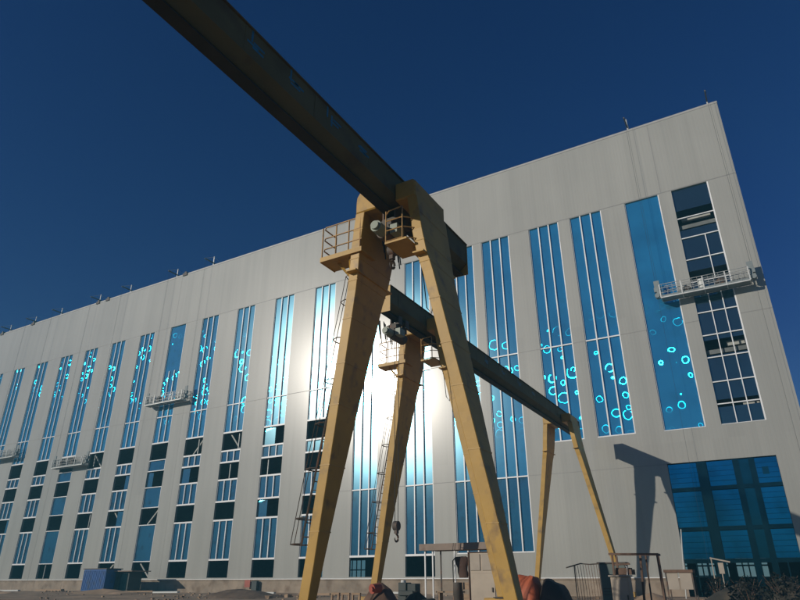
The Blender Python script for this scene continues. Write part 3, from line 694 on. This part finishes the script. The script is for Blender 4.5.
# open shelter with flat roof
gz = ground(-11.5, 24)
st = thing('shelter', (-11.5, 24.6, gz), 'open work shelter with a flat brown roof on thin posts behind the right crane leg', 'shelter')
m_ = MB(); m_.box(-13.15, -10.0, 24.0, 25.6, 1.23, 1.27); m_.box(-13.0, -10.05, 24.05, 25.55, 1.273, 1.42); m_.box(-13.16, -10.0, 23.97, 23.999, 1.2, 1.45); m_.build('roof', M['roofing'], st)
for x, y in ((-12.95, 24.1), (-12.6, 24.1), (-11.62, 24.1), (-10.2, 24.1), (-12.9, 25.4), (-10.3, 25.4)):
    m_ = MB(); m_.box(x - .025, x + .025, y - .025, y + .025, gz - .1, 1.229); m_.build('post', M['frame'] if y < 25 and x < -11 else M['steel'], st)
m_ = MB(); m_.box(-12.7, -11.6, 24.5, 24.9, -.35, -.3)
for x in (-12.6, -11.7): m_.box(x - .04, x + .04, 24.55, 24.85, gz - .1, -.351)
small('bench', m_, M['wood'], (-12.1, 24.7, gz), 'timber bench under the flat-roofed shelter', 'bench')
for k, (z0, z1) in enumerate(((-1.0, -.72), (-.68, -.42), (-.25, .02))):
    m_ = MB(); m_.box(-12.8, -11.0, 26.2 + .06 * k, 26.27 + .06 * k, z0, z1)
    small('plank', m_, M['wood'], (-12, 26.2, z0), ['lowest wide timber board behind the shelter bench', 'middle wide timber board behind the shelter bench', 'uppermost wide timber board behind the shelter bench'][k], 'board', 'timber boards behind the shelter')
# work clothes hung on a rack, barrel below
rk = thing('clothes_rack', (-11.1, 23.5, gz), 'thin dark rack under the shelter with posts', 'rack')
m_ = MB(); m_.tube([(-11.42, 23.5, gz - .1), (-11.42, 23.5, .78), (-11.3, 23.5, .9), (-10.85, 23.5, .92), (-10.75, 23.5, .82), (-10.75, 23.5, gz - .1)], .022, 6); m_.build('post', M['steel'], rk)
m_ = MB(); n = 14; rings = []
for i in range(9):
    t = i / 8; ww = .27 * (1 - .35 * t) + .02 * math.sin(9 * t)
    rings.append([(-11.05 + .02 * i * .4 + ww * math.cos(2 * math.pi * k / n) * (1 + .25 * noise.noise(Vector((k * .8, i * .6, 2)))), 23.5 + .11 * math.sin(2 * math.pi * k / n), .90 - .72 * t - .06 * noise.noise(Vector((k, i, 5)))) for k in range(n)])
m_.loft(rings); small('jacket', m_, M['jacket'], (-11.05, 23.5, .2), 'dark brown work jacket hanging on the thin rack under the shelter', 'jacket', smooth=True)
m_ = MB(); m_.tube([(-11.15, 23.3, gz - .05), (-11.15, 23.3, gz + .3), (-11.15, 23.3, gz + .32), (-11.15, 23.3, gz + .62), (-11.15, 23.3, gz + .64), (-11.15, 23.3, .02)], [.17, .17, .185, .17, .185, .17], 18); small('barrel', m_, M['steel'], (-11.15, 23.3, gz), 'dark steel barrel under the hanging jacket', 'barrel', smooth=True)
# cream cabinet
gz = ground(-10, 23)
cb = thing('control_cabinet', (-10.05, 23.2, gz), 'tall cream steel cabinet under the shelter roof beside the right crane leg', 'cabinet')
m_ = MB(); m_.box(-10.5, -9.45, 23.0, 23.6, gz, 1.03); m_.build('body', M['cream'], cb, bevel=.015)
for a, b in ((-10.46, -10.05), (-9.98, -9.5)):
    m_ = MB(); m_.box(a, b, 22.965, 22.998, .42, .98); m_.build('upper_door', M['panel'], cb, bevel=.01)
m_ = MB(); m_.box(-10.46, -9.5, 22.97, 22.998, gz + .1, .34); d_ = m_.build('door', M['cream'], cb, bevel=.01)
m_ = MB(); m_.box(-9.62, -9.58, 22.93, 22.969, -.3, -.15); m_.build('handle', M['steel'], d_)
m_ = MB(); m_.box(-10.53, -10.5, 22.95, 23.6, gz, 1.05); m_.box(-10.53, -9.42, 22.95, 23.62, 1.033, 1.06); m_.build('trim', M['rust'], cb)

# orange tarpaulin pile right of the crane leg
gz = ground(-6.1, 17.5)
def tarp(x0, x1, y0, y1, zs, m, name, label):
    b = MB(); nx, ny = 16, 10; pts = []
    for jy in range(ny + 1):
        for ix in range(nx + 1):
            u, v = ix / nx, jy / ny
            e = min(1, min(u, 1 - u) * 5) * min(1, min(v, 1 - v) * 4)
            k = u * (len(zs) - 1); i0 = min(int(k), len(zs) - 2); top = zs[i0] + (zs[i0 + 1] - zs[i0]) * (k - i0)
            e = e ** .45
            z = gz - .05 + (top - gz + .05) * e + .05 * noise.noise(Vector((x0 + u * 5, v * 4, 2.2))) * e
            pts.append((x0 + (x1 - x0) * u + .05 * noise.noise(Vector((u * 6, v * 6, 7))), y0 + (y1 - y0) * v, z))
    b.v = pts; b.f = [(jy * (nx + 1) + ix, jy * (nx + 1) + ix + 1, (jy + 1) * (nx + 1) + ix + 1, (jy + 1) * (nx + 1) + ix) for jy in range(ny) for ix in range(nx)]
    return small(name, b, m, ((x0 + x1) / 2, (y0 + y1) / 2, gz), label, 'covered pile', smooth=True)
tarp(-6.95, -5.9, 17.0, 18.2, [.02, .2, .17, .2], M['orange'], 'tarp_pile', 'orange tarpaulin draped over a pile right of the near crane leg')
tarp(-6.0, -5.2, 17.1, 18.4, [.17, .08, -.05, -.3], M['tarp_dark'], 'tarp_pile', 'dark brown covered pile at the right of the orange tarpaulin')
# rack of hanging rebar, green cabinet
gz = ground(-6.4, 24)
rk = thing('bar_rack', (-6.5, 24, gz), 'rack of thin steel bars hanging from a crooked pole left of the grey-green cabinet', 'rack')
m_ = MB(); m_.tube([(-7.15, 24, .50), (-6.9, 24, .56), (-6.62, 24, .63), (-6.3, 24, .60), (-5.95, 24, .62)], .024, 6); m_.bar((-6.85, 24, gz - .1), (-6.85, 24, .58), .03, .03); m_.bar((-5.98, 24.02, gz - .1), (-5.98, 24.02, .6), .03, .03); m_.build('pole', M['steel'], rk)
for k in range(9):
    x = -6.82 + k * .095; m_ = MB(); m_.tube([(x, 24, .56 + .03 * (k > 1)), (x + .03, 23.98, .1), (x + .06 + .02 * math.sin(k * 3), 23.96, -.75 - .08 * (k % 3))], .011, 4); m_.build('bar', M['rust'], rk)
gc = thing('switch_cabinet', (-6.0, 25.2, gz), 'dark grey-green switch cabinet between the bar rack and the steel frame', 'cabinet')
m_ = MB(); m_.box(-6.25, -5.3, 25, 25.5, gz, .64); m_.build('body', M['gcab'], gc, bevel=.015)
m_ = MB(); m_.box(-6.28, -5.26, 24.95, 25.52, .643, .69); m_.build('lid', M['steel'], gc)
m_ = MB()
for z in (-.4, -.3, -.2): m_.box(-6.15, -5.5, 24.985, 24.999, z, z + .03)
m_.build('vent', M['steel'], gc)
# steel frame stand, cream cabinet in it
gz = ground(-4, 20)
fs = thing('steel_frame', (-3.95, 20.4, gz), 'rusty open steel frame stand before the crane shadow on the wall', 'frame')
for (x, y) in ((-4.62, 20), (-3.3, 20), (-4.7, 20.9), (-3.42, 20.9)):
    m_ = MB(); m_.bar((x, y, gz - .1), (x + (.06 if x < -4 else -.02), y, .74), .05, .05); m_.build('post', M['rust'], fs)
m_ = MB(); m_.bar((-4.66, 20, .77), (-3.28, 20, .74), .055, .055); m_.bar((-4.66, 20.9, .79), (-3.38, 20.9, .76), .055, .055); m_.bar((-4.6, 19.98, .78), (-4.66, 20.92, .8), .05, .05); m_.bar((-3.3, 19.98, .73), (-3.4, 20.92, .75), .05, .05); m_.bar((-4.6, 20.02, .48), (-4.1, 20.02, .5), .05, .05); m_.bar((-3.95, 20.4, gz), (-3.85, 20.4, .75), .06, .06); m_.bar((-3.75, 20.5, gz), (-3.72, 20.5, .74), .04, .04); m_.build('top_rail', M['rust'], fs)
cb = thing('meter_cabinet', (-4.35, 19.7, gz), 'small cream cabinet standing in front of the rusty steel frame', 'cabinet')
m_ = MB(); m_.box(-4.58, -4.08, 19.5, 19.85, gz, .16); m_.build('body', M['cream'], cb, bevel=.015)
m_ = MB(); m_.box(-4.62, -4.05, 19.45, 19.9, .163, .2); m_.build('lid', M['panel'], cb)
m_ = MB(); m_.box(-4.54, -4.12, 19.48, 19.498, gz + .1, .08); dd = m_.build('door', M['cream'], cb); m_ = MB(); m_.box(-4.17, -4.14, 19.45, 19.479, -.42, -.3); m_.build('handle', M['steel'], dd)
m_ = MB(); m_.box(-4.6, -4.1, 20.1, 20.6, .22, .36); m_.box(-4.55, -4.15, 20.12, 20.5, .36, .4); small('tool_tray', m_, M['rust'], (-4.3, 20.3, .2), 'rusty tool tray held in the steel frame above the cream cabinet', 'tray')
m_ = MB(); m_.tube([(-4.22, 20.06, .2), (-4.2, 20.06, .42), (-4.3, 20.06, .5)], .02, 6); small('pipe', m_, M['pale'], (-4.22, 20.06, .2), 'short pale bent pipe at the tool tray', 'pipe')
bag(-3.66, 19.2, gz, .3, .55, 'dark sack on the ground right of the small cream cabinet')
# board-topped table
gz = ground(-3.5, 25)
tb = thing('work_table', (-3.55, 25.2, gz), 'work table with brown top and pale side boards left of the blue gate', 'table')
m_ = MB(); m_.box(-4.02, -3.08, 24.95, 25.6, .33, .42); m_.build('tabletop', M['rust'], tb)
for a, b in ((-3.95, -3.58), (-3.53, -3.15)):
    m_ = MB(); m_.box(a, b, 25.0, 25.03, -.2, .328); m_.build('side_board', M['panel'], tb)
for x, y in ((-3.97, 25.0), (-3.12, 25.0), (-3.97, 25.55), (-3.12, 25.55)):
    m_ = MB(); m_.box(x - .02, x + .02, y - .02, y + .02, gz - .05, .329); m_.build('leg', M['steel'], tb)
# pole, pale sheet and panel under the gate
m_ = MB(); m_.tube([(-5.15, 40, 2.75), (-5.38, 40, .6), (-5.5, 40, -.9)], .03, 8); small('pole', m_, M['pale'], (-5.4, 40, -.9), 'thin pale pole leaning before the left edge of the blue gate', 'pole', smooth=True)
m_ = MB(); m_.bar((-3.95, 40, 1.24), (-3.0, 40, 1.02), .05, .07); m_.bar((-3.9, 40.02, -.9), (-3.9, 40.02, 1.24), .05, .05); small('barrier_arm', m_, M['panel'], (-3.5, 40, -.9), 'pale tilted arm on a post under the blue gate', 'barrier')
m_ = MB(); m_.box(-3.62, -3.36, 40.1, 40.16, .45, 1.0); m_.box(-3.52, -3.47, 40.12, 40.17, -.9, .45); small('notice_board', m_, M['panel'], (-3.5, 40.1, -.9), 'small blank pale board on a stake under the blue gate', 'board')
# dry scrub by the gate
def scrub(x, y, h, wd, seed, label):
    r_ = random.Random(seed); b = MB(); z0 = ground(x, y) - .02
    for i in range(420):
        a = r_.uniform(0, 6.283); u = r_.random() ** .6 * wd; z = z0 + h * r_.random() ** .8 * (1 - .5 * (u / wd) ** 2)
        c = Vector((x + u * math.cos(a), y + u * math.sin(a) * .7, z)); s = r_.uniform(.04, .12)
        d1 = Vector((r_.uniform(-1, 1), r_.uniform(-1, 1), r_.uniform(-.4, 1))).normalized() * s; d2 = d1.cross(Vector((r_.uniform(-1, 1), r_.uniform(-1, 1), .3))).normalized() * s * .45
        b.quad(c - d1, c + d2, c + d1, c - d2)
    fo = thing('shrub', (x, y, z0), label, 'shrub', 'scrub by the gate')
    b.build_raw('foliage', M['weed'], fo)
    t = MB()
    for i in range(7):
        a = r_.uniform(0, 6.283); t.tube([(x, y, z0 - .05), (x + .35 * wd * math.cos(a), y + .3 * wd * math.sin(a), z0 + h * .45), (x + .8 * wd * math.cos(a), y + .6 * wd * math.sin(a), z0 + h * r_.uniform(.6, .95))], [.02, .014, .005], 4)
    t.build('stem', M['rust'], fo)
scrub(-.55, 29.5, 1.45, .8, 1, 'dark dry shrub at the right end of the blue gate')
scrub(-1.9, 31, 1.25, .75, 2, 'dark dry shrub before the dark post of the blue gate')
scrub(-3.3, 34, 1.2, .7, 3, 'dark dry shrub under the pale barrier arm')
# loose planks and pipes on the dirt
for k, (x, y, a, l, mm) in enumerate(((-66, 37, .05, 6, 'pale'), (-60.5, 38.5, -.08, 4.5, 'wood'), (-47.5, 38, .12, 3.4, 'wood'), (-43.5, 37.5, -.05, 3.0, 'pale'), (-37, 40, .02, 5, 'pale'), (-24.5, 41, .03, 3.6, 'pale'), (-27.5, 36, -.1, 2.6, 'wood'))):
    z = ground(x, y) + .12; m_ = MB(); m_.bar((x - l / 2 * math.cos(a), y - l / 2 * math.sin(a), z), (x + l / 2 * math.cos(a), y + l / 2 * math.sin(a), z + .04), .25, .12)
    small('plank', m_, M[mm], (x, y, z), ['long pale plank on the dirt at the left photo edge', 'brown plank left of the blue container', 'brown plank on the flat heap right of the dark shed', 'short pale plank lying left of the long dark heap', 'long pale plank behind the dark heap below the wall', 'pale plank on the dirt right of the near left crane leg', 'short brown plank at the right end of the dark heap'][k], 'plank', 'planks lying in the dirt')
# rubble
b = MB(); r_ = random.Random(3)
for i in range(1500):
    y = r_.uniform(15, 43.5); x = -y * r_.uniform(.02, 1.6)
    if noise.noise(Vector((x * .25, y * .25, 4))) < .02: continue
    s = .02 + .09 * r_.random() ** 2 * (2.2 if r_.random() < .04 else 1); z = ground(x, y) + s * .2
    p8 = [(sx * s * r_.uniform(.5, 1.2), sy * s * r_.uniform(.5, 1.2), sz * s * r_.uniform(.4, .9)) for sz in (-1, 1) for sx, sy in ((-1, -1), (1, -1), (1, 1), (-1, 1))]
    b.hexa([(x + q[0], y + q[1], z + q[2]) for q in p8])
ru = b.build('rubble', M['dirt']); ru['kind'] = 'stuff'; ru['label'] = 'broken stones and clods scattered over the brown dirt'

# teal haze volume added over the yard, stands in for veiling lens glare
hz_ = MB(); hz_.box(-720, 720, -720, 720, -3.2, 37.5)
hm = bpy.data.materials.new('glare_haze'); hm.use_nodes = True; hn = hm.node_tree.nodes; hn.remove(hn['Principled BSDF'])
pv = hn.new('ShaderNodeVolumePrincipled'); pv.inputs['Density'].default_value = HAZE; pv.inputs['Color'].default_value = (.22, .76, 1, 1); pv.inputs['Anisotropy'].default_value = 0
hm.node_tree.links.new(pv.outputs[0], hn['Material Output'].inputs['Volume'])
ho_ = hz_.build('haze', hm); ho_['kind'] = 'stuff'

for o in bpy.data.objects:
    if '_o' in o: del o['_o']

# ------------------------------------------------------------------ camera, light, sky
cam = bpy.data.cameras.new('camera'); co = bpy.data.objects.new('camera', cam); COL.objects.link(co); scene.camera = co
cam.sensor_width = 36; cam.lens = 36 * 620.5 / 800; cam.clip_end = 12000; cam.clip_start = .05
co.location = (0, 0, EYE); co.rotation_euler = (R(90) + math.atan(283 / 620.5), 0, R(30.4))
SUN = Vector((-.519, -.805, .287)).normalized()
sl = bpy.data.lights.new('sun', 'SUN'); so = bpy.data.objects.new('sun', sl); COL.objects.link(so)
sl.energy = 3.1; sl.angle = R(.53); sl.color = (1, .93, .82)
so.rotation_euler = SUN.to_track_quat('Z', 'Y').to_euler(); so.location = (-40, -60, 60)
wd = bpy.data.worlds.new('World'); scene.world = wd; wd.use_nodes = True
N = wd.node_tree.nodes; sky = N.new('ShaderNodeTexSky'); sky.sky_type = 'NISHITA'; sky.sun_disc = False
sky.sun_elevation = math.asin(SUN.z); sky.sun_rotation = math.atan2(SUN.x, SUN.y) % (2 * math.pi)
sky.altitude = 800; sky.air_density = 1.0; sky.dust_density = .3; sky.ozone_density = 3.0
hs = N.new('ShaderNodeHueSaturation'); hs.inputs['Saturation'].default_value = 1.3; hs.inputs['Hue'].default_value = .525
wd.node_tree.links.new(sky.outputs[0], hs.inputs['Color'])
wd.node_tree.links.new(hs.outputs[0], N['Background'].inputs[0]); N['Background'].inputs[1].default_value = .046
vs = scene.view_settings; vs.view_transform = 'Standard'; vs.look = 'None'; vs.exposure = 0; vs.gamma = 1; vs.use_curve_mapping = False
